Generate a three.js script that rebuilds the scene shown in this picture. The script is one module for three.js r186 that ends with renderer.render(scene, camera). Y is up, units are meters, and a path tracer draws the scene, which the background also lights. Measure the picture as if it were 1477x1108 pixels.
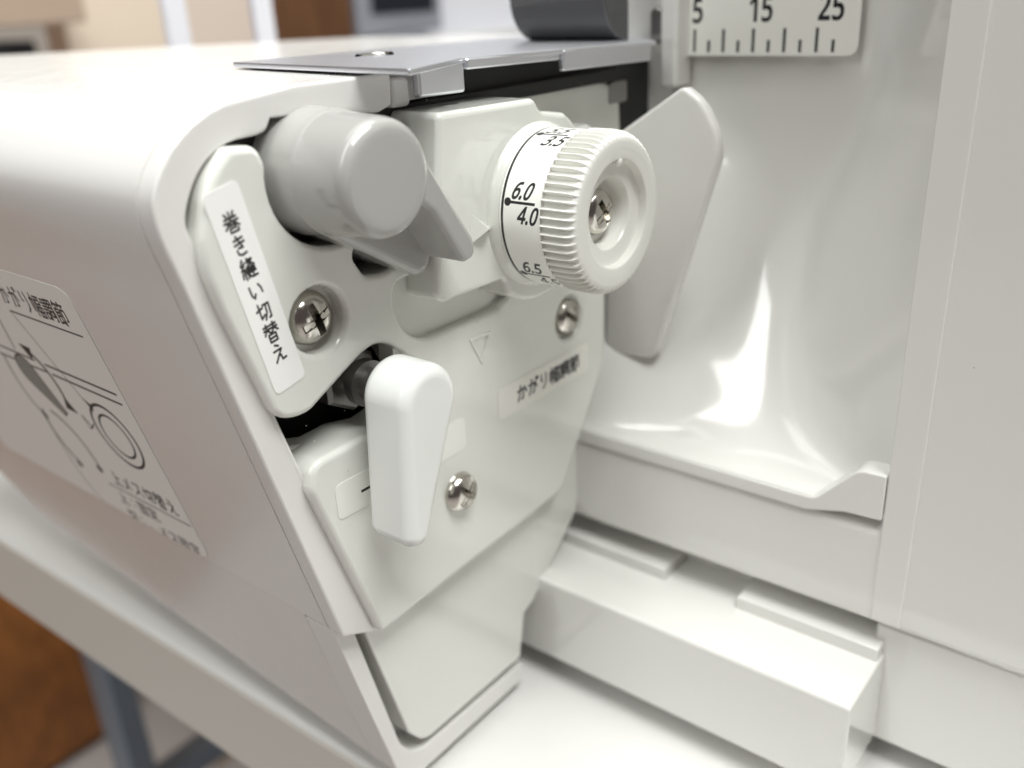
import * as THREE from 'three';
import { mergeGeometries, mergeVertices } from 'three/addons/utils/BufferGeometryUtils.js';
import { RoundedBoxGeometry } from 'three/addons/geometries/RoundedBoxGeometry.js';
import { RectAreaLightUniformsLib } from 'three/addons/lights/RectAreaLightUniformsLib.js';
import { Brush, Evaluator, SUBTRACTION } from 'three-bvh-csg';

// ------------------------------------------------------------------ camera, light, exposure
// The machine is described in millimetres from the front lower corner of its arm; BASE is that corner's place in the room (metres).
const MM = 0.001, BASE = new THREE.Vector3(0, 0.728, 0);
const scene = new THREE.Scene();
const camera = new THREE.PerspectiveCamera(45.54, 1024 / 768, 0.01, 30);
const inRoom = (x, y, z) => new THREE.Vector3(x, y, z).multiplyScalar(MM).add(BASE);
camera.position.copy(inRoom(-78.19, 119.35, 92.27));
camera.quaternion.setFromRotationMatrix(new THREE.Matrix4().makeBasis(new THREE.Vector3(0.62361, -0.04713, 0.78031), new THREE.Vector3(0.33587, 0.91751, -0.21301), new THREE.Vector3(-0.70591, 0.39492, 0.58799)));
camera.focus = 0.126; camera.userData.fStop = 13.5;

const renderer = new THREE.WebGLRenderer({ antialias: true });
renderer.toneMapping = THREE.LinearToneMapping;
renderer.toneMappingExposure = 1.12;
renderer.shadowMap.enabled = true;
scene.background = new THREE.Color().setRGB(0.09, 0.076, 0.073);
RectAreaLightUniformsLib.init();
const LAMP_RGB = [0.98, 1.0, 0.975];
const LAMPS = [                                              // ceiling lamps: centre (m), size (m), turn, radiance, label
  [[-1.15, 2.35, -0.1], [4.1, 0.38], 0, 5.6, 'long ceiling lamp row running out in front of the machine'],
  [[0.0, 2.35, 0.75], [1.3, 0.6], 0, 15, 'broad ceiling lamp on the side of the photographer'],
  [[0.2, 2.35, -0.75], [1.5, 0.3], 0, 1.0, 'short ceiling lamp behind the table'],
];

// ------------------------------------------------------------------ helpers
function rng(seed) { let a = seed >>> 0; return () => { a = (a + 0x6d2b79f5) | 0; let t = Math.imul(a ^ (a >>> 15), 1 | a); t = (t + Math.imul(t ^ (t >>> 7), 61 | t)) ^ t; return ((t ^ (t >>> 14)) >>> 0) / 4294967296; }; }
const C3 = (r, g, b) => new THREE.Color().setRGB(r, g, b);
const used = new Map();
function numbered(n) { const k = used.get(n) || 0; used.set(n, k + 1); return k ? n + '_' + String(k).padStart(3, '0') : n; }
function thing(name, label, category, at = [0, 0, 0], group) {
  const o = new THREE.Group(); o.name = numbered(name); o.position.set(...at); o.userData = { label, category };
  if (group) o.userData.group = group; scene.add(o); return o;
}
// a mesh from one or several geometries in millimetres (machine axes) under a parent
function part(name, geos, mat, parent, label) {
  const list = (Array.isArray(geos) ? geos : [geos]).map((g) => { g = g.index ? g.toNonIndexed() : g; for (const k of Object.keys(g.attributes)) if (!['position', 'normal', 'uv'].includes(k)) g.deleteAttribute(k); return g; });
  const g = (list.length > 1 ? mergeGeometries(list) : list[0]).clone().scale(MM, MM, MM);
  const m = new THREE.Mesh(g, mat); m.name = name; m.castShadow = m.receiveShadow = true;
  if (label) m.userData.label = label;
  parent.add(m); return m;
}
function struct(name, geo, mat) { const m = new THREE.Mesh(geo, mat); m.name = name; m.userData.kind = 'structure'; m.castShadow = m.receiveShadow = true; scene.add(m); return m; }
// smooth normals weighted by face area, so that large flats stay flat and only the bevels turn
function creased(geo, crease = 0.6) {
  const g = geo.index ? geo.toNonIndexed() : geo, p = g.attributes.position, n = p.count, F = [], map = new Map(), key = (i) => Math.round(p.getX(i) * 500) + ',' + Math.round(p.getY(i) * 500) + ',' + Math.round(p.getZ(i) * 500);
  const a = new THREE.Vector3(), b = new THREE.Vector3(), c = new THREE.Vector3(), cosC = Math.cos(crease), out = new Float32Array(n * 3);
  for (let i = 0; i < n; i += 3) {
    a.fromBufferAttribute(p, i); b.fromBufferAttribute(p, i + 1).sub(a); c.fromBufferAttribute(p, i + 2).sub(a);
    const v = b.clone().cross(c), area = v.length(); if (area > 1e-12) v.divideScalar(area); F.push([v, area]);
    for (let k = 0; k < 3; k++) { const q = key(i + k); if (!map.has(q)) map.set(q, []); map.get(q).push(i / 3); }
  }
  for (let i = 0; i < n; i++) {
    const f = F[Math.floor(i / 3)], sum = new THREE.Vector3();
    for (const j of map.get(key(i))) if (F[j][0].dot(f[0]) > cosC) sum.addScaledVector(F[j][0], F[j][1] ** 1.0);
    if (sum.lengthSq() < 1e-20) sum.copy(f[0]); sum.normalize(); out.set([sum.x, sum.y, sum.z], i * 3);
  }
  g.setAttribute('normal', new THREE.BufferAttribute(out, 3)); return g;
}
const spline = (pts, n = 40) => new THREE.CatmullRomCurve3(pts.map(([x, y]) => new THREE.Vector3(x, y, 0)), false, 'centripetal').getPoints(n).map((v) => [v.x, v.y]);
// polygon with rounded corners; a point is [x, y, radius]
function rpoly(pts, r0 = 0, cls = THREE.Shape, bevel = 0) {
  const s = new cls(), n = pts.length;
  for (let i = 0; i < n; i++) {
    const [px, py] = pts[(i + n - 1) % n], [x, y, r = r0] = pts[i], [qx, qy] = pts[(i + 1) % n];
    const a = Math.hypot(px - x, py - y), b = Math.hypot(qx - x, qy - y), turn = Math.acos(Math.min(1, Math.max(-1, ((x - px) * (qx - x) + (y - py) * (qy - y)) / (a * b))));
    const need = bevel * Math.tan(turn / 2) * 1.25;              // a corner tighter than its bevel would fold over
    let t = turn < 0.4 ? 0 : Math.min(Math.max(r, r > 0 ? need : 0), a * 0.49, b * 0.49);
    if (t < need) t = 0;
    if (t === 0) { s[i ? 'lineTo' : 'moveTo'](x, y); continue; }
    const A = [x + (px - x) / a * t, y + (py - y) / a * t], B = [x + (qx - x) / b * t, y + (qy - y) / b * t];
    s[i ? 'lineTo' : 'moveTo'](...A);
    s.bezierCurveTo(A[0] + (x - A[0]) * 0.6, A[1] + (y - A[1]) * 0.6, B[0] + (x - B[0]) * 0.6, B[1] + (y - B[1]) * 0.6, B[0], B[1]);
  }
  s.closePath(); s.corners = [pts, r0]; return s;
}
const disc = (x, y, r, cls = THREE.Path) => { const p = new cls(); p.absarc(x, y, r, 0, Math.PI * 2, false); return p; };
// two circles joined by their outer tangents
function teardrop(x0, y0, R, x1, y1, r) {
  const d = Math.hypot(x1 - x0, y1 - y0), a = Math.atan2(y1 - y0, x1 - x0), b = Math.acos((R - r) / d), s = new THREE.Shape();
  s.absarc(x0, y0, R, a + b, a - b + Math.PI * 2, false); s.absarc(x1, y1, r, a - b, a + b, false); s.closePath(); return s;
}
function ext(shape, z0, z1, bevel = 0.4, seg = 3, curve = 14, crease = 0.5) {
  if (shape.corners && bevel > 0) { const h = shape.holes; shape = rpoly(...shape.corners, THREE.Shape, bevel); shape.holes = h; }
  const g = new THREE.ExtrudeGeometry(shape, { depth: z1 - z0 - 2 * bevel, bevelEnabled: bevel > 0, bevelThickness: bevel, bevelSize: bevel, bevelOffset: -bevel, bevelSegments: seg, curveSegments: curve });
  g.translate(0, 0, z0 + bevel); return creased(g, crease);
}
// shape drawn in (z, y), extruded along x from x0 to x1
function extX(pts, x0, x1, bevel = 0.4, r = 0, seg = 3) { const g = ext(rpoly(pts.map(([z, y, q]) => [-z, y, q]), r), 0, x1 - x0, bevel, seg); g.rotateY(Math.PI / 2).translate(x0, 0, 0); return g; }
// shape drawn in (x, z), extruded along y from y0 to y1
function extY(pts, y0, y1, bevel = 0.4, r = 0, seg = 3) { const g = ext(rpoly(pts.map(([x, z, q]) => [x, -z, q]), r), 0, y1 - y0, bevel, seg); g.rotateX(-Math.PI / 2).translate(0, y0, 0); return g; }
const box = (x0, x1, y0, y1, z0, z1, r = 0.5) => new RoundedBoxGeometry(x1 - x0, y1 - y0, z1 - z0, 3, r).translate((x0 + x1) / 2, (y0 + y1) / 2, (z0 + z1) / 2);
// lathe round an axis along +z; profile points are [radius, z]
const latheZ = (prof, x, y, seg = 64, crease = 0.6) => creased(new THREE.LatheGeometry(prof.map(([r, z]) => new THREE.Vector2(Math.max(r, 1e-4), z)), seg).rotateX(Math.PI / 2).translate(x, y, 0).toNonIndexed(), crease);

// ------------------------------------------------------------------ textures
function dataTex(n, f, srgb) {
  const d = new Uint8Array(n * n * 4);
  for (let y = 0; y < n; y++) for (let x = 0; x < n; x++) { const v = f(x / n, y / n), o = (y * n + x) * 4; for (let c = 0; c < 3; c++) d[o + c] = Math.max(0, Math.min(255, Math.round(255 * (Array.isArray(v) ? v[c] : v)))); d[o + 3] = 255; }
  const t = new THREE.DataTexture(d, n, n); t.wrapS = t.wrapT = THREE.RepeatWrapping; t.magFilter = THREE.LinearFilter; t.minFilter = THREE.LinearFilter; if (srgb) t.colorSpace = THREE.SRGBColorSpace; t.needsUpdate = true; return t;
}
function tileNoise(seed) {                                     // smooth periodic value noise
  const r = rng(seed), L = 64, g = Float32Array.from({ length: L * L }, () => r());
  return (u, v, f) => { const x = u * f, y = v * f, xi = Math.floor(x), yi = Math.floor(y), a = x - xi, b = y - yi, s = a * a * (3 - 2 * a), t = b * b * (3 - 2 * b), G = (i, j) => g[(((j % f) + f) % f % L) * L + (((i % f) + f) % f % L)]; return (G(xi, yi) * (1 - s) + G(xi + 1, yi) * s) * (1 - t) + (G(xi, yi + 1) * (1 - s) + G(xi + 1, yi + 1) * s) * t; };
}
const N1 = tileNoise(5), N2 = tileNoise(9);
const fine = (u, v) => 0.35 * N1(u, v, 6) + 0.3 * N2(u, v, 17) + 0.35 * N1(v, u, 53);
const roughTex = dataTex(256, (u, v) => 0.6 + 0.4 * fine(u, v)); roughTex.repeat.set(1 / 26, 1 / 26);
const bumpTex = dataTex(256, (u, v) => 0.5 * N2(u, v, 5) + 0.3 * N1(u, v, 23) + 0.2 * N2(v, u, 61)); bumpTex.repeat.set(1 / 34, 1 / 34);
const brushTex = dataTex(256, (u, v) => 0.86 + 0.08 * N1(u, v, 4) + 0.06 * N2(u, v, 60)); brushTex.repeat.set(1 / 20, 1 / 20);
const woodTex = dataTex(256, (u, v) => { const w = N1(u, v, 3) * 2 + v * 10, k = 0.5 + 0.5 * Math.sin(w * 6.283 + 2 * N2(u, v, 9)), q = 0.86 + 0.08 * k + 0.15 * (N1(v, u, 41) - 0.5); return [0.7 * q, 0.54 * q, 0.38 * q]; }, true);

function plastic(r, g, b, rough, o = {}) {
  return new THREE.MeshPhysicalMaterial({ color: C3(r, g, b), roughness: rough, roughnessMap: roughTex, bumpMap: bumpTex, bumpScale: 0.000006, ior: 1.5, ...o });
}
const M = {
  shell: plastic(0.775, 0.76, 0.74, 0.27, { clearcoat: 0.12, clearcoatRoughness: 0.1 }),
  panel: plastic(0.765, 0.772, 0.725, 0.2, { clearcoat: 0.6, clearcoatRoughness: 0.04 }),
  tower: plastic(0.765, 0.755, 0.725, 0.16, { clearcoat: 0.8, clearcoatRoughness: 0.05 }),
  lever: plastic(0.82, 0.835, 0.81, 0.27),
  dial: plastic(0.81, 0.805, 0.76, 0.3),
  button: plastic(0.41, 0.405, 0.39, 0.17, { clearcoat: 0.5, clearcoatRoughness: 0.06 }),
  black: new THREE.MeshStandardMaterial({ color: C3(0.012, 0.012, 0.011), roughness: 0.6 }),
  darkMetal: new THREE.MeshStandardMaterial({ color: C3(0.3, 0.29, 0.28), roughness: 0.35, metalness: 0.9 }),
  steel: new THREE.MeshStandardMaterial({ color: C3(0.6, 0.575, 0.53), roughness: 0.17, metalness: 1 }),
  plate: new THREE.MeshPhysicalMaterial({ color: C3(0.8, 0.81, 0.86), roughness: 0.42, metalness: 1, roughnessMap: brushTex }),
  rubber: new THREE.MeshStandardMaterial({ color: C3(0.04, 0.04, 0.04), roughness: 0.8 }),
  knobGrey: plastic(0.07, 0.07, 0.072, 0.22),
};

// ------------------------------------------------------------------ writing
const GLYPH = {
  巻: '22,8 32,20;78,8 68,20;15,30 85,30;8,46 92,46;50,5 50,46;42,46 10,72;58,46 92,72;30,60 70,60 70,74 32,74 32,92 80,92 80,82',
  き: '25,22 78,18;22,42 82,37;42,6 66,60 40,58;28,66 30,84 50,92 76,88',
  縫: '28,5 12,30 30,32;38,20 10,52 40,50;25,52 25,95;12,65 8,85;36,62 42,80;58,8 52,25;60,15 86,15 55,40;62,22 92,42;55,50 90,50;55,60 90,60;52,70 92,70;72,42 72,82;45,42 48,80 40,92;48,82 60,92 95,92',
  い: '15,25 17,65 30,82 40,65;72,28 82,45 85,68',
  切: '8,38 48,30;26,10 26,78 50,66;52,20 90,20 86,85 74,88;70,20 66,60 48,90',
  替: '10,15 45,15;8,30 48,30;28,5 28,30 8,52;30,34 46,50;55,15 90,15;52,30 94,30;73,5 73,30 54,52;75,34 94,50;28,58 74,58 74,94 28,94 28,58;28,76 74,76',
  え: '40,8 60,18;22,36 72,36 18,90;45,62 58,64 62,88 86,86',
  か: '12,34 62,30 58,80 44,84;38,8 32,50 14,88;72,22 90,52',
  が: '12,34 62,30 58,80 44,84;38,8 32,50 14,88;68,28 84,56;76,6 84,18;90,2 98,14',
  り: '28,12 26,45 36,48;70,10 72,55 62,76 42,92',
  幅: '8,25 42,25 42,72;8,25 8,75;25,5 25,95;50,12 95,12;56,24 90,24 90,42 56,42 56,24;52,54 94,54 94,94 52,94 52,54;52,74 94,74;73,54 73,94',
  調: '10,14 36,14;5,27 40,27;10,40 36,40;10,53 36,53;10,66 36,66 36,90 10,90 10,66;48,10 94,10 94,90 84,92;48,10 48,60 42,92;58,25 84,25;58,40 84,40;71,18 71,40;60,54 82,54 82,76 60,76 60,54',
  節: '22,5 8,22;16,14 45,14;30,14 36,24;64,5 52,22;60,14 94,14;76,14 82,24;14,34 46,34 46,62 14,62;14,34 14,92 50,84;14,48 46,48;38,72 50,92;60,34 90,34 90,74 80,76;60,34 60,96',
  上: '50,8 50,88;50,42 84,42;8,88 92,88',
  メ: '78,12 55,60 16,90;28,36 78,78',
  ス: '20,18 76,18 56,58 12,90;56,56 88,88',
  固: '12,10 88,10 88,92 12,92 12,10;26,34 74,34;50,20 50,52;34,52 66,52 66,78 34,78 34,52',
  定: '50,4 50,16;12,30 12,16 88,16 88,30;24,38 76,38;50,38 50,90;50,62 78,62;30,52 26,80 10,94;26,78 50,92 92,92',
  '：': '48,28 52,28;48,72 52,72', '・': '48,50 54,50', '、': '20,70 36,88',
};
function glyph(g, ch, x, y, s, w = 9, sx = 1) {                     // one character, its top left at x, y
  g.lineWidth = s * w / 100; g.lineCap = 'round'; g.lineJoin = 'round';
  for (const st of (GLYPH[ch] || '').split(';')) { g.beginPath(); st.split(' ').forEach((p, i) => { const [a, b] = p.split(',').map(Number); g[i ? 'lineTo' : 'moveTo'](x + a / 100 * s * sx, y + b / 100 * s); }); g.stroke(); }
}
function canvasTex(wmm, hmm, ppm, draw, paper = '#e9e8e2') {
  const c = document.createElement('canvas'); c.width = Math.round(wmm * ppm); c.height = Math.round(hmm * ppm);
  const g = c.getContext('2d'); g.fillStyle = paper; g.fillRect(0, 0, c.width, c.height); g.scale(ppm, ppm); g.strokeStyle = g.fillStyle = '#1c1c1d'; draw(g);
  const t = new THREE.CanvasTexture(c); t.colorSpace = THREE.SRGBColorSpace; t.anisotropy = 8; return t;
}
// a printed sticker w x h mm, lying in xy, its print on the front
function sticker(w, h, r, tex, rough = 0.3) {
  const g = ext(rpoly([[-w / 2, -h / 2], [w / 2, -h / 2], [w / 2, h / 2], [-w / 2, h / 2]], r), 0, 0.07, 0.02, 2);
  const p = g.attributes.position, u = g.attributes.uv; for (let i = 0; i < p.count; i++) u.setXY(i, p.getX(i) / w + 0.5, p.getY(i) / h + 0.5);
  return [g, new THREE.MeshPhysicalMaterial({ map: tex, roughness: rough, ior: 1.5 })];
}

// ------------------------------------------------------------------ the machine
const machine = thing('sewing_machine', 'white overlock sewing machine with ribbed dial and grey button on the table', 'sewing machine', BASE.toArray());
const edge = (y) => -2 - 0.25 * y;                              // the leaning left side: x at height y
const CAP = 110.2;
const droop = (g) => { const p = g.attributes.position; for (let i = 0; i < p.count; i++) p.setY(i, p.getY(i) - 0.022 * (p.getX(i) - 16)); return g; };   // the deck falls a little towards the back
const FZ = 1.8;                                                 // front of the end panel
                                              // top of the arm

// upper cover: left side, rounded shoulder and the lip over the end panel
{
  const rimOut = [[edge(31.5), 31.5], ...spline([[edge(76), 76], [edge(88), 88], ...[[-26.3, 99.8], [-22.9, 105.3], [-18.3, 108.3], [-15.1, 109.3]]], 30), [-5, CAP]];
  const rimIn = [...[[10.6, 106], [8.1, 105.3]], [2, 106.2], [-4, 106.6], ...spline([[-9.2, 106.8], [-10.4, 105.4], [-15.5, 104.9], [-19.3, 102.9], [-21.8, 99.6], [-22.7, 96.9], [-22.1, 94.4]], 24), ...[[-3.3, 28.3]]];
  const outline = [...rimOut, [10.9, CAP], ...rimIn];
  const lip = ext(rpoly(outline, 0.5), -3.4, 0, 0.45, 3, 6);
  const deep = [...rimOut, [16, CAP], [16, 105.8], [-5, 105.8], [-14.5, 105], [-18.6, 102.3], [-21.2, 98.6], [-21.6, 94], [edge(31.5) + 4, 31.5]];
  const body = ext(rpoly(deep, 0.5), -190, -3.4, 0, 1, 6);
  part('upper_cover', [lip, body], M.shell, machine);
  // the flat deck behind the steel plate, away to the far side of the arm
  part('top_deck', droop(extY([[16, -190], [150, -150], [150, -45], [80, -20], [62, -12], [16, -3.4]], 105.8, CAP, 0)), M.shell, machine);
}
// lower shell: left side below the step, bottom rim round the apron
{
  const o = [[edge(31.5), 31.5], [edge(12), 12], [edge(-6), -6, 2.5], [2.6, -9.2, 1.5], [34.4, -9, 1], [34.2, -5.2, 0], [4.2, -4.4, 3], [0.6, 0.2, 2], [edge(31.5) + 3.4, 31.5]];
  const rim = ext(rpoly(o, 0.3), -9, -2.5, 0.25, 3, 8);
  const b = ext(rpoly([[edge(33) + 0.02, 33], [edge(-5.5) + 0.02, -5.5, 2], [2.2, -9, 1], [33.5, -8.8], [33.5, -3], [4, -3], [edge(33) + 3.4, 33]], 0.8), -200, -9, 0, 1, 8);
  const p = b.attributes.position; for (let i = 0; i < p.count; i++) if (p.getZ(i) < -100) { if (p.getY(i) < 2) p.setY(i, p.getY(i) + 8); p.setZ(i, -118 - 1.0 * p.getY(i)); }   // the underside rises towards the slanted far end
  const back = ext(rpoly([[-4, 22], [1.5, -2], [4, -7], [33.5, -7], [34, -4], [8.8, 15.3]], 0.5), -9.6, -8.7, 0);
  part('lower_shell', [rim, back, creased(b, 0.5)], M.shell, machine);
}
// black hollow behind the panels
part('inner_frame', [ext(rpoly([[-16, 66], [-17, 103], [60, 104], [60, 30], [2, 30], [-6, 50]]), -15, -12, 0), box(12, 72, 103.2, 105.4, -40, -3.5, 0.3), box(60, 87, 82, 107, -40, -6, 0.3), box(-20.5, 17.6, 85.5, 105.4, -3.4, -2.9, 0.1), droop(box(16.3, 76, 103.2, 109, -6.6, -5.1, 0.2))], M.black, machine);
part('inner_bracket', [box(66, 69, 88, 104, -6.5, -4.6, 0.4), box(70, 76, 99, 103, -6.6, -4, 0.6), box(72, 84, 86, 92, -6.6, -5, 0.5), box(8, 30, 86, 104, -12.5, -9, 0.5)], M.darkMetal, machine);

// apron: the lower face inside the shell
part('apron', ext(rpoly([...[[-4.8, 29.9]], ...[[2.3, 2], [5.6, -2.5]].map((q) => [...q, 2.2]), ...[[33.3, -2.7]], ...[[35.3, 6.9], [38.3, 8], [53.6, 21.1], [55.3, 27.7], [64.2, 46.7]], [20, 55], [-6, 50]], 0.5), -9, -2, 0.4), M.panel, machine);
// base panel under the lower left corner of the main plate
part('base_panel', ext(rpoly([...[[-13.1, 63.7], [1.9, 59.2]], [24, 61], [24, 30], ...[[-2.1, 25.6]]], 0.8), -8, -4, 0.6), M.panel, machine);

// front panel with its button notch, shaft opening and moulded pocket
const BX = -3.2, BY = 99.6, DX = 34.3, DY = 88.5;               // axes of the button and of the dial
{
  const arc = []; for (let a = 165; a <= 300; a += 9) arc.push([BX + 9.2 * Math.cos(a * Math.PI / 180), BY + 9.2 * Math.sin(a * Math.PI / 180)]);
  const out = [
    ...[[-3.9, 29.2], [-13.1, 58.6]], ...[[-12.2, 62.3]].map((q) => [...q, 3.5]), ...[[-3, 62.7], [1.9, 61.6]].map((q) => [...q, 0.8]), ...spline([[6.3, 62.3], [8.7, 64.8], [9.1, 68], [6.5, 72.3], [3.7, 74.4], [1.4, 75], [-1.1, 74.5]], 14),
    ...[[-11, 69.7]], ...[[-13.8, 69.7], [-16.3, 70.9]].map((q) => [...q, 3]), ...[[-21.3, 86.6]], [-22.9, 93, 5], [-20.5, 101.2, 5], ...[[-16.9, 104.7]], [-13, 104.4, 1.6],
    ...arc, ...[[-0.7, 88], [1.1, 85.1], [4.6, 84.6]], [16, 88, 0.4], [20, 96, 0.4], [56, 98, 2], ...[[59.2, 67], [59, 54.2], [56.1, 48.9]], ...[[43.9, 31.5]]];
  const last = out.length - 1; out[last].push(2.5); out[0].push(0.8);
  const shape = rpoly(out, 0.8);
  const c = [[[9.6, 77]], [[27.1, 75.8]]].map((q) => q[0]);
  const pocket = rpoly([...[[6.5, 82.7], [5.5, 79.7], [7.2, 75.1], [10.8, 72.7], [27.5, 72.6]], [46, 80], [30, 84]].map((q, i) => [q[0], q[1], i > 0 && i < 4 ? 3 : 0.8]), 1, THREE.Path);
  shape.holes.push(pocket, disc(-7.6, 81.4, 4.5), disc(47.6, 65.2, 3.9));
  part('front_panel', ext(shape, -7, FZ, 0.9, 4, 12), M.panel, machine);
  part('pocket_floor', [ext(rpoly([[6, 66], [50, 66], [50, 92], [6, 92]]), -3, 0.1, 0.1), latheZ([[0, -1], [5.2, -1], [5.2, -4], [0, -4]], -7.6, 81.4, 40), latheZ([[0, 0.2], [4.4, 0.2], [4.4, -4], [0, -4]], 47.6, 65.2, 40)], M.panel, machine);
}
// raised boss that carries the dial
{
  const a = [], R = 15; for (let t = 60; t >= -128; t -= 8) a.push([DX + R * Math.cos(t * Math.PI / 180), DY + R * Math.sin(t * Math.PI / 180), 0.4]);
  const s = rpoly([...[[13, 104.9], [34.2, 104.5], [35.6, 102.5]], ...a, ...[[25.1, 78.9], [14, 79], [11.4, 78.9], [9.8, 80.2]]], 0.8);
  part('dial_boss', ext(s, -6, 6, 0.9, 4, 10), M.panel, machine);
  part('dial_collar', latheZ([[0, 4], [12.9, 4], [12.6, 6.2], [12.2, 6.9], [11.9, 7.4], [11.6, 7.6], [0, 7.6]], DX, DY, 80), M.panel, machine);
  part('rear_housing', ext(rpoly([...[[35.5, 102.1], [39.1, 104.6], [67.3, 104.3], [74.5, 101.9], [75.2, 92.6]], [60, 78], [30, 78]], 1), -30, -4.5, 1.6, 4), M.panel, machine);
  // moulded pointer aimed at the dial, and the arrow head on the plate below it
  const tri = [[18.3, 90.4], [22.5, 87.6], [17.3, 85.9]], cx = (tri[0][0] + tri[1][0] + tri[2][0]) / 3, cy = (tri[0][1] + tri[1][1] + tri[2][1]) / 3;
  const g = new THREE.BufferGeometry(), v = []; const tip = [cx + 0.6, cy, 7.7];
  for (let i = 0; i < 3; i++) { const p = tri[(i + 1) % 3], q = tri[i]; v.push(p[0], p[1], 5.9, q[0], q[1], 5.9, ...tip); }
  g.setAttribute('position', new THREE.Float32BufferAttribute(v, 3)); g.setAttribute('uv', new THREE.Float32BufferAttribute(new Array(18).fill(0), 2)); g.computeVertexNormals();
  if (g.attributes.normal.getZ(0) < 0) { const p = g.attributes.position; for (let i = 0; i < 9; i += 3) for (let k = 0; k < 3; k++) { const t = p.array[i * 3 + k]; p.array[i * 3 + k] = p.array[(i + 1) * 3 + k]; p.array[(i + 1) * 3 + k] = t; } g.computeVertexNormals(); }
  part('pointer', g, M.panel, machine);
  const t2 = rpoly([[20.5, 69.8], [25.8, 69.6], [23.1, 64.6]], 0.2); t2.holes.push(rpoly([[21.2, 69.4], [25.1, 69.2], [23.1, 65.7]], 0.2, THREE.Path));
  part('arrow_mark', ext(t2, FZ - 0.2, FZ + 0.22, 0.08, 2), M.panel, machine);
}

// a pan head screw with a cross recess, its axis along z
const evaluator = new Evaluator(); evaluator.useGroups = false;
function screwHead(R, h, turn) {
  const prof = [[0, h], [R * 0.35, h * 0.985], [R * 0.6, h * 0.9], [R * 0.82, h * 0.68], [R * 0.95, h * 0.36], [R, 0], [R, -1.2], [0, -1.2]].reverse();
  let b = new Brush(mergeVertices(new THREE.LatheGeometry(prof.map(([r, z]) => new THREE.Vector2(r, z)), 48).rotateX(Math.PI / 2).deleteAttribute('uv').deleteAttribute('normal')));
  b.geometry.computeVertexNormals(); b.geometry.setAttribute('uv', new THREE.Float32BufferAttribute(new Float32Array(b.geometry.attributes.position.count * 2), 2)); b.updateMatrixWorld();
  for (const a of [0, Math.PI / 2]) {
    const L = R * 1.6, w = R * 0.36, d = h * 1.05, g = new THREE.BoxGeometry(L, w, d + 1), p = g.attributes.position;
    for (let i = 0; i < p.count; i++) if (p.getZ(i) < 0) { p.setX(i, p.getX(i) * 0.45); p.setY(i, p.getY(i) * 0.6); }
    g.translate(0, 0, h - d / 2 + 0.5).rotateZ(a + turn); g.computeVertexNormals();
    const c = new Brush(g); c.updateMatrixWorld(); b = evaluator.evaluate(b, c, SUBTRACTION); b.updateMatrixWorld();
  }
  return creased(b.geometry.index ? b.geometry.toNonIndexed() : b.geometry, 0.45);
}
for (const [x, y, z, R, h, t, l] of [[-7.6, 81.4, -1.0, 3.75, 2.5, 0.35, 'steel cross screw beside the vertical label'], [47.6, 65.2, 0.3, 3.3, 2.2, 0.9, 'steel cross screw above the small slanted label'], [15.6, 45.0, FZ, 3.4, 2.2, 0.7, 'steel cross screw beside the tip of the white lever']])
  part('screw', screwHead(R, h, t).translate(x, y, z), M.steel, machine, l);

// grey push button with its thumb fin
{
  const tip = [13.6, -12.4], n = [0.674, 0.739], r = 6.9;
  const cap = latheZ([[8.3, -6], [8.1, 0], [7.55, 6], [7.2, 11], [7.05, 11.8], [6.75, 12.35], [6.3, 12.7], [5.8, 12.85], [5, 12.9], [0, 12.9]], BX, BY, 72, 0.7);
  const base = ext(teardrop(BX, BY, 7.8, BX + 11.6, BY - 13.4, 2.4), -5, 5.2, 1.2, 4, 30);
  const P = (k, o) => [BX + tip[0] * k + n[0] * o, BY + tip[1] * k + n[1] * o];
  const fin = ext(rpoly([P(0, r - 0.1), P(0.98, 2.3), P(1.08, 0.6), P(1.0, -1.5), P(0.5, 1.0), P(0.05, 0)].map((q, i) => [...q, i === 2 ? 1.4 : 0.9]), 1), -3, 12.3, 0.9, 4, 10);
  part('push_button', [cap, base, fin], M.button, machine, 'glossy grey push button with thumb fin');
}
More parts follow.
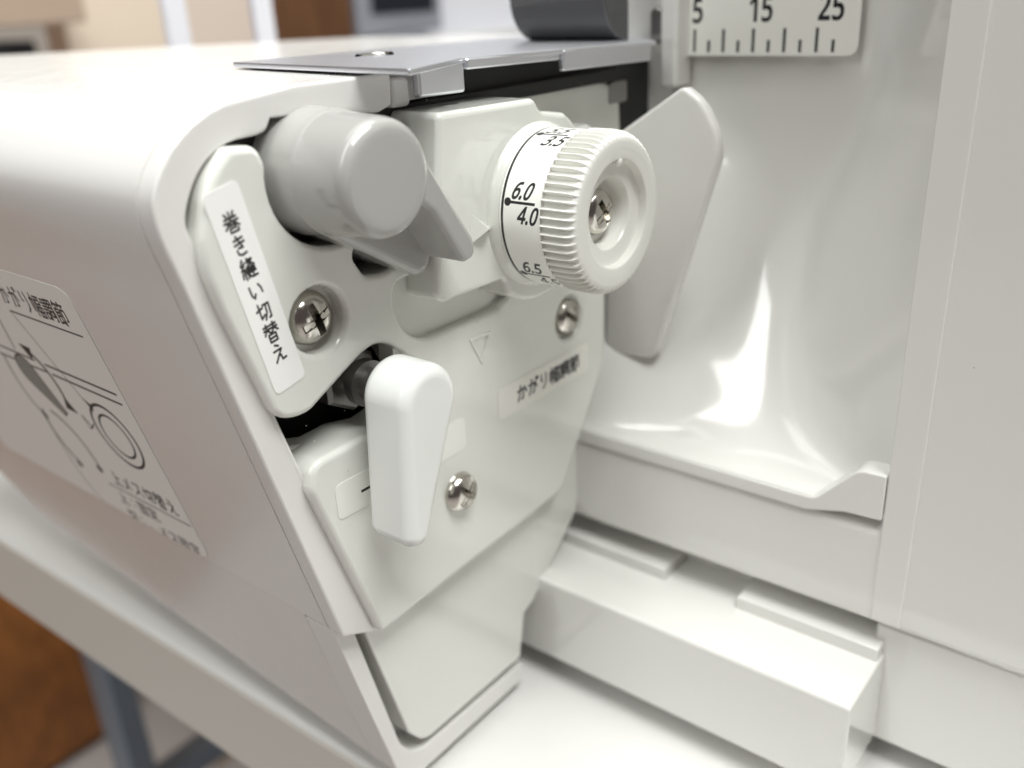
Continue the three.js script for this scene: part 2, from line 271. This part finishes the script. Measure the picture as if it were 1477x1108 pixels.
// adjusting dial
{
  const lean = (g) => g.translate(DX, DY, 7.55);
  const d = part('dial', lean(latheZ([[11.6, -4], [11.7, 0], [11.65, 7.4], [11, 7.6]], 0, 0, 96)), M.dial, machine, 'white ribbed adjusting dial with printed numbers');
  const n = 62, z0 = 7.35, prof = [], per = 12;
  // ribbed grip: a closed ring of ridges swept along z, rounded over at the front
  const rows = [[z0, -0.9, 0], [z0, 0.1, 1], [z0 + 0.2, 0.2, 1], [10.75, 0.2, 1], [11.65, 0.1, 0.9], [12.25, -0.15, 0.6], [12.65, -0.5, 0.25], [12.9, -0.95, 0.05], [13, -1.5, 0], [13, -2.4, 0]];
  const pos = [], uv = [], idx = [], m = n * per;
  rows.forEach(([z, dr, amp], j) => { for (let i = 0; i <= m; i++) { const a = i / m * Math.PI * 2, ph = (i % per) / per, w = ph < 0.58 ? 0 : Math.pow(Math.sin((ph - 0.58) / 0.42 * Math.PI), 0.6), R = 11.85 + dr - amp * 0.72 * (1 - w); pos.push(R * Math.cos(a), R * Math.sin(a), z); uv.push(a * 12, z); } });
  for (let j = 0; j < rows.length - 1; j++) for (let i = 0; i < m; i++) { const a = j * (m + 1) + i, b = a + 1, c = a + m + 1, e = c + 1; idx.push(a, b, c, b, e, c); }
  const g = new THREE.BufferGeometry(); g.setAttribute('position', new THREE.Float32BufferAttribute(pos, 3)); g.setAttribute('uv', new THREE.Float32BufferAttribute(uv, 2)); g.setIndex(idx); g.computeVertexNormals();
  const face = latheZ([[9.5, 12.98], [8.3, 12.98], [7.95, 12.85], [7.8, 12.45], [7.7, 11.65], [7.1, 11.45], [5.8, 11.4], [5.4, 11.3], [5.15, 10.95], [4.75, 9.5], [4.65, 8.7], [0, 8.7]], 0, 0, 96, 0.45);
  const pip = new THREE.SphereGeometry(0.72, 20, 14).translate(0.6, 7.55, 12.4);
  part('grip', [g, face, pip].map(lean), M.dial, d);
  part('screw', lean(screwHead(3.5, 1.8, 0.55).translate(0, 0, 8.9)), M.steel, d);
  // printed scale round the drum: canvas x runs along the axis, canvas y round the drum
  const zz0 = 0.02, zz1 = 7.4, R = 11.78, circ = 2 * Math.PI * R, wmm = zz1 - zz0;
  const tex = canvasTex(wmm, circ, 26, (g2) => {
    g2.fillRect(0.28, 0, 0.42, circ);
    const names = [['5.5', '3.5'], ['6.0', '4.0'], ['6.5', '4.5'], ['7.0', '5.0'], ['7.5', '5.5'], ['5.0', '3.0']];
    names.forEach(([a, b], i) => {
      const y = circ * (i + 0.75) / 6;
      g2.beginPath(); g2.arc(1.4, y, 0.6, 0, 7); g2.fill(); g2.fillRect(1.3, y - 0.19, 5, 0.38);
      g2.font = 'italic 3.3px sans-serif'; g2.lineWidth = 0.19;
      g2.save(); g2.translate(1.7, y - 0.5); g2.transform(0.78, 0, -0.16, 1, 0, 0); g2.fillText(a, 0, 0); g2.strokeText(a, 0, 0); g2.restore();
      g2.save(); g2.translate(3.15, y + 2.95); g2.transform(0.78, 0, -0.1, 1, 0, 0); g2.fillText(b, 0, 0); g2.strokeText(b, 0, 0); g2.restore();
    });
  }, '#f6f6f1');
  const q = [], w = [], id = [], K = 120; const th0 = 60;       // degrees at the top of the canvas
  for (let i = 0; i <= K; i++) for (let j = 0; j < 2; j++) { const a = (th0 + i / K * 360) * Math.PI / 180; q.push(R * Math.cos(a), R * Math.sin(a), j ? zz1 : zz0); w.push(j, 1 - i / K); }
  for (let i = 0; i < K; i++) { const a = i * 2; id.push(a, a + 1, a + 2, a + 1, a + 3, a + 2); }
  const s = new THREE.BufferGeometry(); s.setAttribute('position', new THREE.Float32BufferAttribute(q, 3)); s.setAttribute('uv', new THREE.Float32BufferAttribute(w, 2)); s.setIndex(id); s.computeVertexNormals();
  part('number_scale', lean(s), new THREE.MeshPhysicalMaterial({ map: tex, roughness: 0.3 }), d);
}
// white change lever on its shaft
{
  const lv = part('change_lever', ext(teardrop(1.0, 69, 5.3, -3.4, 50.5, 2.2), 3.6, 12.3, 1.8, 8, 40), M.lever, machine, 'plain white teardrop lever pointing down');
  part('shaft', [latheZ([[0, 4], [2.3, 4], [2.3, -6], [0, -6]], 1, 69, 32), latheZ([[0, -3.5], [4.6, -3.5], [5.2, -4.1], [5.2, -7.5], [0, -7.5]], 1, 69, 6, 0.2), latheZ([[2.3, 0], [3.4, 0], [3.4, -1.6], [2.3, -1.6]], 1, 69, 24)], M.darkMetal, lv);
}

// ---- labels on the end panel
{
  const W = 10.2, H = 46;
  const tex = canvasTex(W, H, 34, (g) => { [...'巻き縫い切替え'].forEach((ch, i) => glyph(g, ch, 2.6, 4.9 + i * 5.02, 4.7, 11.5)); }, '#fbfbf9');
  const q = [[-21.5, 100.1], [-16.6, 101.2], [-11.2, 75.2], [-15.8, 73.7]];
  const [g, m] = sticker(W, H, 1.6, tex, 0.28);
  // laid along the leaning left edge of the panel
  const top = [(q[0][0] + q[1][0]) / 2, (q[0][1] + q[1][1]) / 2], bot = [(q[2][0] + q[3][0]) / 2, (q[2][1] + q[3][1]) / 2];
  const a = Math.atan2(top[0] - bot[0], top[1] - bot[1]), len = Math.hypot(top[0] - bot[0], top[1] - bot[1]), wide = Math.hypot(q[0][0] - q[1][0], q[0][1] - q[1][1]);
  g.scale(wide / W, len / H, 1).rotateZ(-a).translate((top[0] + bot[0]) / 2, (top[1] + bot[1]) / 2, FZ + 0.02);
  part('vertical_label', g, m, machine, 'white label with seven black characters in a column');
}
{
  const q = [[27.1, 57.3], [51.9, 59.4], [52.5, 54.7], [27.5, 52.8]], w = 26.5, h = 5.7;
  const tex = canvasTex(w, h, 40, (g) => { [...'かがり幅調節'].forEach((ch, i) => glyph(g, ch, 4.9 + i * 3.1, 1.2, 3.2, 14, 0.95)); }, '#eeede6');
  const [g, m] = sticker(w, h, 1, tex, 0.2);
  g.translate((q[0][0] + q[1][0] + q[2][0] + q[3][0]) / 4, (q[0][1] + q[1][1] + q[2][1] + q[3][1]) / 4, FZ + 0.02);
  part('slanted_label', g, m, machine, 'small label with a line of black characters under the right screw');
}
{
  const tex = canvasTex(27.2, 5.6, 20, (g) => { g.fillRect(4.6, 2.75, 2.2, 0.42); }, '#eeeee8');
  const [g, m] = sticker(27.2, 5.6, 1.1, tex, 0.2); g.translate(4.5, 54.8, FZ + 0.02);
  part('position_label', g, m, machine, 'pale label with a dash running behind the white lever');
}
// ---- the big instruction label on the left side
{
  const z0 = -110, z1 = -32.8, y0 = 32.6, y1 = 84.4, w = z1 - z0, k = Math.hypot(1, 0.25), h = (y1 - y0) * k;
  const U = ([z, y]) => [z - z0, (y1 - y) * k];
  const tex = canvasTex(w, h, 22, (g) => {
    const line = (pts, lw = 0.3) => { g.lineWidth = lw * 1.3; g.lineCap = 'round'; g.beginPath(); pts.map(U).forEach((p, i) => g[i ? 'lineTo' : 'moveTo'](...p)); g.stroke(); };
    const soft = (pts, lw) => { const q = pts.map(U); g.lineWidth = lw; g.beginPath(); g.moveTo(...q[0]); g.quadraticCurveTo(...q[1], ...q[2]); g.stroke(); };
    const [[hx0], [hx1]] = [[-57.9, 80], [-37, 77.3]].map(U), base = [[-58.5, 76.3], [-35.6, 76.2]].map(U), hy = (base[0][1] + base[1][1]) / 2;
    const cw = (hx1 - hx0) / 5.75; [...'かがり幅調節'].forEach((ch, i) => glyph(g, ch, hx1 - (6 - i) * cw, hy - 0.9 - cw * 1.25, cw * 1.2, 9, 0.8));
    g.lineWidth = 0.32; g.beginPath(); g.moveTo(base[0][0], hy); g.lineTo(base[1][0], hy); g.stroke();
    const ld = [[-58.5, 76.3], [-48.9, 61.5]]; line([ld[0], ld[1]], 0.16);
    line([[-57, 66.4], [-34.9, 66.3]], 0.34); line([[-56.1, 64.7], [-34.8, 64.5]], 0.34);
    line([[-65.9, 73.1], [-66.7, 67.4]], 0.3); line([[-73.4, 66.6], [-60.8, 66.4]], 0.3); line([[-75.8, 64.5], [-58.2, 64.7]], 0.3);
    // dial drawn as two rings
    const c = U([[-43.6, 55.7]][0]), e = U([[-39.1, 51.4]][0]), R = Math.hypot(e[0] - c[0], e[1] - c[1]);
    for (const [r, lw] of [[R, 0.6], [R * 0.68, 0.5]]) { g.lineWidth = lw; g.beginPath(); g.arc(c[0], c[1], r, 0, 7); g.stroke(); }
    line([[-53.5, 57], [-51.6, 55.1]], 0.22); line([[-53.7, 57.1], [-53, 54.5]], 0.22); line([[-53, 54.5], [-50.7, 56.1]], 0.22);
    const ah = [[-49.1, 62], [-47.5, 60.1], [-48.6, 60.6]].map(U); g.beginPath(); g.moveTo(ah[0][0], ah[0][1]); g.lineTo(ah[0][0] + 2.4, ah[0][1] + 1.2); g.lineTo(ah[0][0] + 1.5, ah[0][1] + 2.6); g.fill();
    // the lever, filled grey, with a curved arrow over it
    const a = U([[-66.7, 62.8]][0]), b = U([[-60.5, 55.4]][0]); g.save(); g.fillStyle = '#8a8c86'; g.lineWidth = 0.35;
    const ang = Math.atan2(b[1] - a[1], b[0] - a[0]), L = Math.hypot(b[0] - a[0], b[1] - a[1]); g.translate(a[0], a[1]); g.rotate(ang);
    g.beginPath(); g.arc(0, 0, 3.4, 1.35, -1.35 + Math.PI * 2); g.lineTo(L, -0.8); g.lineTo(L, 0.8); g.closePath(); g.fill(); g.stroke();
    g.restore(); soft([[-61.4, 68.2], [-55.4, 65.1], [-57.3, 57.9]], 0.75);
    const t1 = U([[-61.9, 68.6]][0]), t2 = U([[-56.5, 57.6]][0]);
    for (const [p, s] of [[t1, 1], [t2, -1]]) { g.beginPath(); g.moveTo(p[0] - s * 1.6, p[1] - s * 0.6); g.lineTo(p[0] + s * 2.2, p[1] - s * 0.4); g.lineTo(p[0] + s * 0.6, p[1] + s * 2.6); g.fill(); }
    // the lower lever and its arrow
    soft([[-71.4, 53.4], [-73.8, 46.3], [-68.1, 42]], 0.6); soft([[-67.4, 54.2], [-60, 52.1], [-59.6, 43.5]], 0.5); soft([[-74.4, 64.5], [-76.5, 56.6], [-72.6, 52.7]], 0.45); soft([[-71.7, 52.1], [-74, 37.9], [-68.2, 32.7]], 0.3);
    for (const p of [[-71.7, 52.1], [-68.8, 41.7], [-60, 43.4]].map(U)) { g.beginPath(); g.arc(p[0], p[1], 0.9, 0, 7); g.fill(); }
    // knife heading and its two lines
    const k0 = U([[-56.5, 42.7]][0]), k1 = U([[-35.4, 41.6]][0]), u0 = U([[-59.6, 40.3]][0]), u1 = U([[-33.8, 40]][0]), kw = (k1[0] - k0[0]) / 6, ky = (u0[1] + u1[1]) / 2;
    [...'上メス切替え'].forEach((ch, i) => glyph(g, ch, k0[0] + i * kw, ky - 0.8 - kw * 1.15, kw * 1.1, 10, 0.86));
    g.lineWidth = 0.3; g.beginPath(); g.moveTo(u0[0], ky); g.lineTo(u1[0], ky); g.stroke();
    [...'上：固定'].forEach((ch, i) => glyph(g, ch, u0[0] + 1 + i * kw * 0.95, ky + 0.9, kw * 0.95, 10));
    [...'切：、メス固定'].forEach((ch, i) => glyph(g, ch, u0[0] + 1 + i * kw * 0.95, ky + 1.7 + kw, kw * 0.95, 10));
  }, '#eae7e2');
  const [g, m] = sticker(w, h, 3, tex, 0.5);
  g.rotateY(-Math.PI / 2).rotateZ(Math.atan2(0.25, 1)).translate(edge((y0 + y1) / 2) - 0.06, (y0 + y1) / 2, (z0 + z1) / 2);
  part('instruction_label', g, m, machine, 'large printed diagram label on the left side');
}

// ---- steel plate on top, with folded front edge
{
  const Y = CAP + 0.15, top = [[10.7, -34.3], [2.6, 11.8], [54.6, 17.1]], bk = [[102.1, -50.8]];
  const p = part('steel_plate', [...[
    extY([top[0], top[1], [24, 1.0], [74, 3.2], [104, -20], [104, -52]], Y, Y + 0.8, 0.25, 0.4),
    box(15.2, 24.6, 106.4, Y + 0.7, -0.6, 0.9, 0.5), box(24.6, 47, Y - 0.9, Y + 0.65, 0.2, 1.5, 0.4), box(47, 74, Y - 2.6, Y + 0.65, 0.9, 2.2, 0.4)].map(droop)], M.plate, machine, 'brushed steel plate with folded front edge');
  part('plate_catch', new THREE.TorusGeometry(2.0, 0.35, 10, 30, 2.6).rotateX(-Math.PI / 2).rotateY(-0.3).scale(1.6, 1, 1).translate(27, Y + 0.65, -20), M.steel, p);
  part('hinge_block', box(11.4, 15, 105.4, 109.4, -5, -0.6, 0.8), M.shell, machine);
  const r = rng(4), dust = []; for (let i = 0; i < 70; i++) { const s = 0.05 + 0.1 * r() * r(); dust.push(new THREE.IcosahedronGeometry(s, 0).scale(1 + r(), 0.6, 1 + r()).translate(20 + r() * 50, Y + 0.84, -34 * r() * r() - 0.5)); dust.forEach(droop); }
  for (let i = 0; i < 60; i++) { const s = 0.05 + 0.1 * r() * r(); dust.push(new THREE.IcosahedronGeometry(s, 0).scale(1 + r(), 0.6, 1 + r()).translate(-16 + r() * 30, CAP + 0.03, -1 - 50 * r())); }
  part('dust_specks', dust, new THREE.MeshStandardMaterial({ color: C3(0.85, 0.85, 0.85), roughness: 0.9 }), machine).userData.kind = 'stuff';
  const lint = [], marks = [], r2 = rng(12), on = (arr, x, y, z, s, k = 1) => arr.push(new THREE.IcosahedronGeometry(s, 0).scale(k, 1, 0.5).rotateZ(r2() * 3).translate(x, y, z));
  for (let i = 0; i < 70; i++) on(lint, -14 + 62 * r2(), 42 + 44 * r2(), FZ + 0.02, 0.035 + 0.05 * r2() * r2(), 1 + 2 * r2());
  for (let i = 0; i < 24; i++) on(lint, 19 + 20 * r2(), 83 + 19 * r2(), 6.03, 0.04 + 0.05 * r2() * r2(), 1 + 2 * r2());
  for (let i = 0; i < 16; i++) on(marks, -10 + 56 * r2(), 42 + 42 * r2(), FZ + 0.01, 0.03 + 0.05 * r2() * r2(), 1 + 3 * r2());
  for (let i = 0; i < 9; i++) { const q = new THREE.IcosahedronGeometry(0.05 + 0.06 * r2(), 0).scale(0.4, 1, 1 + 2 * r2()).translate(54, 50 + 55 * r2(), 66 + 22 * r2()); marks.push(q); }
  part('lint', lint, new THREE.MeshStandardMaterial({ color: C3(0.9, 0.9, 0.9), roughness: 0.9 }), machine).userData.kind = 'stuff';
  part('dark_specks', marks, M.rubber, machine).userData.kind = 'stuff';
}
// ---- presser handle: a half round grey bar on the plate, and the blade behind it
{
  const s = new THREE.Shape(); s.moveTo(79.6, 109.5); s.lineTo(79.6, 126.4); s.absarc(79.6, 118.0, 8.5, Math.PI / 2, Math.PI * 1.5, false);
  part('presser_handle', ext(s, -28, -6, 0.5, 3, 30), M.knobGrey, machine, 'dark grey half round handle standing on the steel plate');
  part('blade', extX([[-5.3, 114.2], [-4.4, 115.1], [0.3, 113.3], [0.6, 108.2], [-5.2, 108.7]], 86, 87.5, 0.2), M.darkMetal, machine);
}

// ---- the tower on the right: front, hollow, ledge, lower block, bed bar and base
{
  const X = 54, R = 60;
  part('tower', extX([[-30, 19.4], [-30, 37], [57.6, 37], [57.6, 260], [240, 260], [240, 19.4]], X, 120, 1.3, 0.4, 4), M.tower, machine);
  part('corner_bead', box(X - 0.3, X + 3, 20.2, 250, 57.4, 62.2, 0.29), M.tower, machine);
  // hollow: a curved chute floor that meets a slanted right wall in a fillet growing towards the front
  const sm = (a, b, t) => { t = Math.min(1, Math.max(0, (t - a) / (b - a))); return t * t * t * (t * (t * 6 - 15) + 10); };
  const smin = (a, b, k) => { const h = Math.max(k - Math.abs(a - b), 0) / k; return Math.min(a, b) - h * h * h * k / 6; };
  const NU = 140, NV = 120, pos = [], uv = [], idx = [], RX = 38.5, RY = 54, FLAT = 0.01, END = 1.56;
  for (let j = 0; j <= NV; j++) {
    const z = -30 + 87.5 * j / NV, yb = 40;
    for (let i = 0; i <= NU; i++) {
      const t = i / NU; let x, y; const y1 = yb + RY * (1 - Math.cos(END)), x1 = FLAT + RX * Math.sin(END);
      if (t < 0.7) { const a = t / 0.7 * END; x = FLAT + RX * Math.sin(a); y = yb + RY * (1 - Math.cos(a)); } else { const q = (t - 0.7) / 0.3; y = y1 + (262 - y1) * q * q; x = x1; }
      const g = 60 - (y - 45 + Math.sqrt((y - 45) * (y - 45) + 40)) / 2 - z, gl = 0.5 * (g + Math.sqrt(g * g + 16)); x = Math.max(0, x - 0.019 * (x / 38) * gl * gl / (1 + gl / 38));   // the floor rises towards the left bank
      const wall = 2.6 + (57.5 - z) * (0.56 + 0.0085 * Math.min(y - 40, 75)) + Math.min(y - 40, 60) * 0.25;
      pos.push(54 - 0.2 + Math.max(0, smin(x, wall, 7 + 6 * Math.max(0, 1 - (y - 40) / 60))), y, z); uv.push(z, i);
    }
  }
  for (let j = 0; j < NV; j++) for (let i = 0; i < NU; i++) { const a = j * (NU + 1) + i, b = a + 1, c = a + NU + 1, d = c + 1; idx.push(a, c, b, b, c, d); }
  const bowl = new THREE.BufferGeometry(); bowl.setAttribute('position', new THREE.Float32BufferAttribute(pos, 3)); bowl.setAttribute('uv', new THREE.Float32BufferAttribute(uv, 2)); bowl.setIndex(idx); bowl.computeVertexNormals();
  part('hollow', bowl, M.tower, machine);
  part('ledge', extX([[-30, 37.3], [-30, 39.9], [46.4, 39.9, 1.2], [53, 47.2, 1.2], [57.3, 47.3], [57.3, 39.3], [51.5, 39, 2], [45, 37.3, 2]], X - 0.6, X + 4, 0.3, 0.3), M.tower, machine);
  // guard plate leaning in the left of the hollow
  const guard = extX([[1.3, 94.4], [15.9, 103.7], [19.3, 101.4], [22.1, 96.4], [22.3, 92], [9.1, 52.6], [-2.4, 51.9]].map((q, i) => [...q, [1, 1, 3, 3, 3, 2.5, 1][i]]), 0, 2.6, 0.7, 1, 4);
  { const q = guard.attributes.position; for (let i = 0; i < q.count; i++) q.setX(i, q.getX(i) + 65.5 - 0.08 * (q.getY(i) - 45)); }
  part('thread_guard', creased(guard, 0.6), M.tower, machine);
  const st = [[-0.2, 106.1], [33.7, 106.2]];
  const w = 40, h = 16, ppm = 26, pitch = 3.0;
  const tex = canvasTex(w, h, ppm, (g) => {
    for (let i = 0; i < 10; i++) { const x = w - 4.4 - (9 - i) * pitch, L = i % 2 ? 2.1 : 4.1; g.fillRect(x - 0.28, h - 0.6 - L, 0.56, L); }
    g.font = 'bold 6.2px sans-serif'; g.textAlign = 'center';
    for (const [i, s, o] of [[0, '5', 0.5], [4, '15', 1.2], [8, '25', 2.2]]) { g.save(); g.translate(w - 4.4 - (9 - i) * pitch + o, h - 6.1); g.scale(0.72, 1); g.fillText(s, 0, 0); g.restore(); }
  }, '#f0efe8');
  const [g, m] = sticker(w, h, 2, tex, 0.25); g.rotateY(-Math.PI / 2).translate(89.9, st[0][1] + h / 2, st[1][0] - w / 2);
  part('tension_scale', g, m, machine, 'white sticker with 5, 15, 25 over black tick marks');
  // clear bright edge of the column above the guard
  part('column_edge', extY([[85.6, -3], [85.6, 0.8], [92, 0.8], [92, -3]], 100.5, 240, 0.7, 0.9), M.tower, machine);
}
{
  const bar = ext(rpoly([[40, -6], [40, 12.2, 0.6], [41, 12.6], [80, 12.9], [80, -6]], 0.6), -30, 60, 0.5, 3);
  part('bed_bar', bar, M.tower, machine);
  part('rear_step', [box(53, 78, 12.5, 15.2, -25, 19, 0.3), box(53, 78, 12.5, 15.2, 34, 59.6, 0.3), box(62, 78, 12.5, 14.4, 18, 35, 0.2)], M.tower, machine);
  part('tower_base', ext(rpoly([[56.8, -6.8], [55.8, 18.8], [120, 18.8], [120, -6.8]], 0.8), 58, 240, 0.8, 3), M.tower, machine);
  for (const [x, z] of [[10, -40], [20, -110], [80, 40], [80, 180]]) part('rubber_foot', new THREE.CylinderGeometry(2, 2.2, 12.2, 24).translate(x, -5.9, z), M.rubber, machine);
}

// ------------------------------------------------------------------ table
const TOP = -12;
{
  const t = thing('work_table', 'white topped table under the machine with grey blue steel legs', 'table', [BASE.x, 0, BASE.z]); t.rotation.y = 0.028;
  const up = (g) => g.translate(0, 728, 0);
  const lam = plastic(0.78, 0.77, 0.75, 0.35), edgeM = plastic(0.62, 0.59, 0.54, 0.5);
  part('tabletop', up(box(1.6, 640, TOP - 23.5, TOP, -520, 700, 1.2)), lam, t);
  part('edge_band', up(box(0.9, 1.6, TOP - 23, TOP - 0.7, -519, 699, 0.2)), edgeM, t);
  const leg = new THREE.MeshStandardMaterial({ color: C3(0.2, 0.245, 0.3), roughness: 0.45, metalness: 0.3 });
  part('leg', up(box(102, 119, -724, -36, -390, -366, 3)), leg, t);
  part('leg', up(box(520, 540, -724, -36, -390, -366, 3)), leg, t);
  part('leg', up(box(102, 119, -724, -36, 600, 624, 3)), leg, t);
  part('foot_rail', up(box(119, 520, -352, -334, -387, -369, 3)), leg, t);
}
// ------------------------------------------------------------------ floor and things behind
struct('floor', new THREE.PlaneGeometry(8, 8).rotateX(-Math.PI / 2).translate(1, 0, -1), new THREE.MeshStandardMaterial({ color: C3(0.5, 0.46, 0.445), roughness: 0.6 }));

{
  const wood = (r, g, b, rough = 0.5) => new THREE.MeshStandardMaterial({ map: woodTex, color: C3(r, g, b), roughness: rough });
  const put = (name, label, cat, list) => { const t = thing(name, label, cat, [BASE.x, 0, BASE.z]); for (const [n, g, m] of list) part(n, g.translate(0, 728, 0), m, t); return t; };
  const plain = (r, g, b, rough = 0.6) => new THREE.MeshStandardMaterial({ color: C3(r, g, b), roughness: rough });
  put('wooden_cabinet', 'orange brown wooden cabinet standing on the floor beyond the table', 'cabinet', [['carcass', box(-300, 296, -720, 58, -1300, -899, 2), wood(0.85, 0.55, 0.26)], ['door', box(-298, 110, -716, 54, -899, -893, 1.5), wood(0.88, 0.58, 0.28)], ['door', box(113, 294, -716, 54, -899, -893, 1.5), wood(0.88, 0.58, 0.28)]]);
  put('shelf_unit', 'pale beige wooden shelf unit in the blurred background at the left', 'shelf', [['side_board', box(322, 529, -60, 420, -735, -700, 2), plain(0.8, 0.67, 0.54)], ['shelf_board', box(180, 322, 112, 136, -735, -660, 2), plain(0.45, 0.34, 0.26)], ['foot', box(322, 529, -728, -60, -760, -735, 2), plain(0.6, 0.5, 0.4)]]);
  put('brown_cabinet', 'mid brown wooden cabinet between the beige shelf and the dark screen', 'cabinet', [['carcass', box(532, 640, -728, 400, -990, -706, 2), wood(0.34, 0.27, 0.24)], ['door', box(534, 638, -700, 380, -706, -700, 1.5), wood(0.38, 0.3, 0.27)]]);
  put('screen', 'dark screen in a grey blue frame behind the arm', 'screen', [['frame', box(648, 782, 80, 190, -730, -702, 3), plain(0.3, 0.31, 0.35, 0.4)], ['panel', box(668, 768, 102, 184, -702, -700.5, 0.4), plain(0.02, 0.022, 0.03, 0.25)], ['stand', box(690, 745, 74, 80, -745, -690, 2), plain(0.25, 0.26, 0.3)]]);
  put('low_cupboard', 'white cupboard that the dark screen stands on', 'cupboard', [['carcass', box(645, 1100, -728, 74, -1000, -680, 3), plain(0.7, 0.7, 0.7)]]);
  put('partition', 'pale lavender white partition behind the grey handle', 'partition', [['board', box(786, 1900, -728, 900, -790, -760, 3), plain(0.82, 0.82, 0.87)]]);
  put('black_box', 'black box low in the background at the left edge', 'box', [['body', box(270, 392, 58, 96, -985, -905, 2), plain(0.02, 0.02, 0.022)]]);
  const clear = new THREE.MeshPhysicalMaterial({ color: C3(0.97, 0.97, 1), roughness: 0.05, transmission: 1, thickness: 0, ior: 1.3 });
  put('clear_stand', 'clear plastic stand with two white posts behind the arm', 'stand', [['post', box(122, 131, -8, 300, -232, -228, 1), plain(0.86, 0.86, 0.92)], ['post', box(161, 170, -8, 300, -232, -228, 1), plain(0.86, 0.86, 0.92)], ['pane', box(131, 161, -4, 296, -230.6, -229.4, 0.3), clear]]);
}
struct('wall', new THREE.BoxGeometry(3.4, 2.6, 0.1).translate(1.85, 1.3, -1.9), new THREE.MeshStandardMaterial({ color: C3(0.7, 0.63, 0.56), roughness: 0.8 }));

// ceiling panels
for (const [at, size, turn, k, label] of LAMPS) {
  const t = thing('ceiling_lamp', label, 'lamp', at, 'ceiling lamps'); t.rotation.y = turn;
  const f = new THREE.Mesh(new RoundedBoxGeometry(size[0] + 0.05, 0.05, size[1] + 0.05, 2, 0.01).translate(0, 0.03, 0), new THREE.MeshStandardMaterial({ color: C3(0.8, 0.8, 0.8), roughness: 0.5 })); f.name = 'housing'; f.castShadow = true; t.add(f);
  const d = new THREE.Mesh(new THREE.BoxGeometry(size[0], 0.008, size[1]), new THREE.MeshStandardMaterial({ color: C3(0.8, 0.8, 0.8), emissive: C3(...LAMP_RGB), emissiveIntensity: 1.2 })); d.name = 'diffuser'; t.add(d);
  const l = new THREE.RectAreaLight(C3(...LAMP_RGB), k, size[0], size[1]); l.rotation.order = 'YXZ'; l.rotation.set(-Math.PI / 2, turn, 0); l.position.set(at[0], at[1] - 0.01, at[2]); scene.add(l);
}
renderer.render(scene, camera);
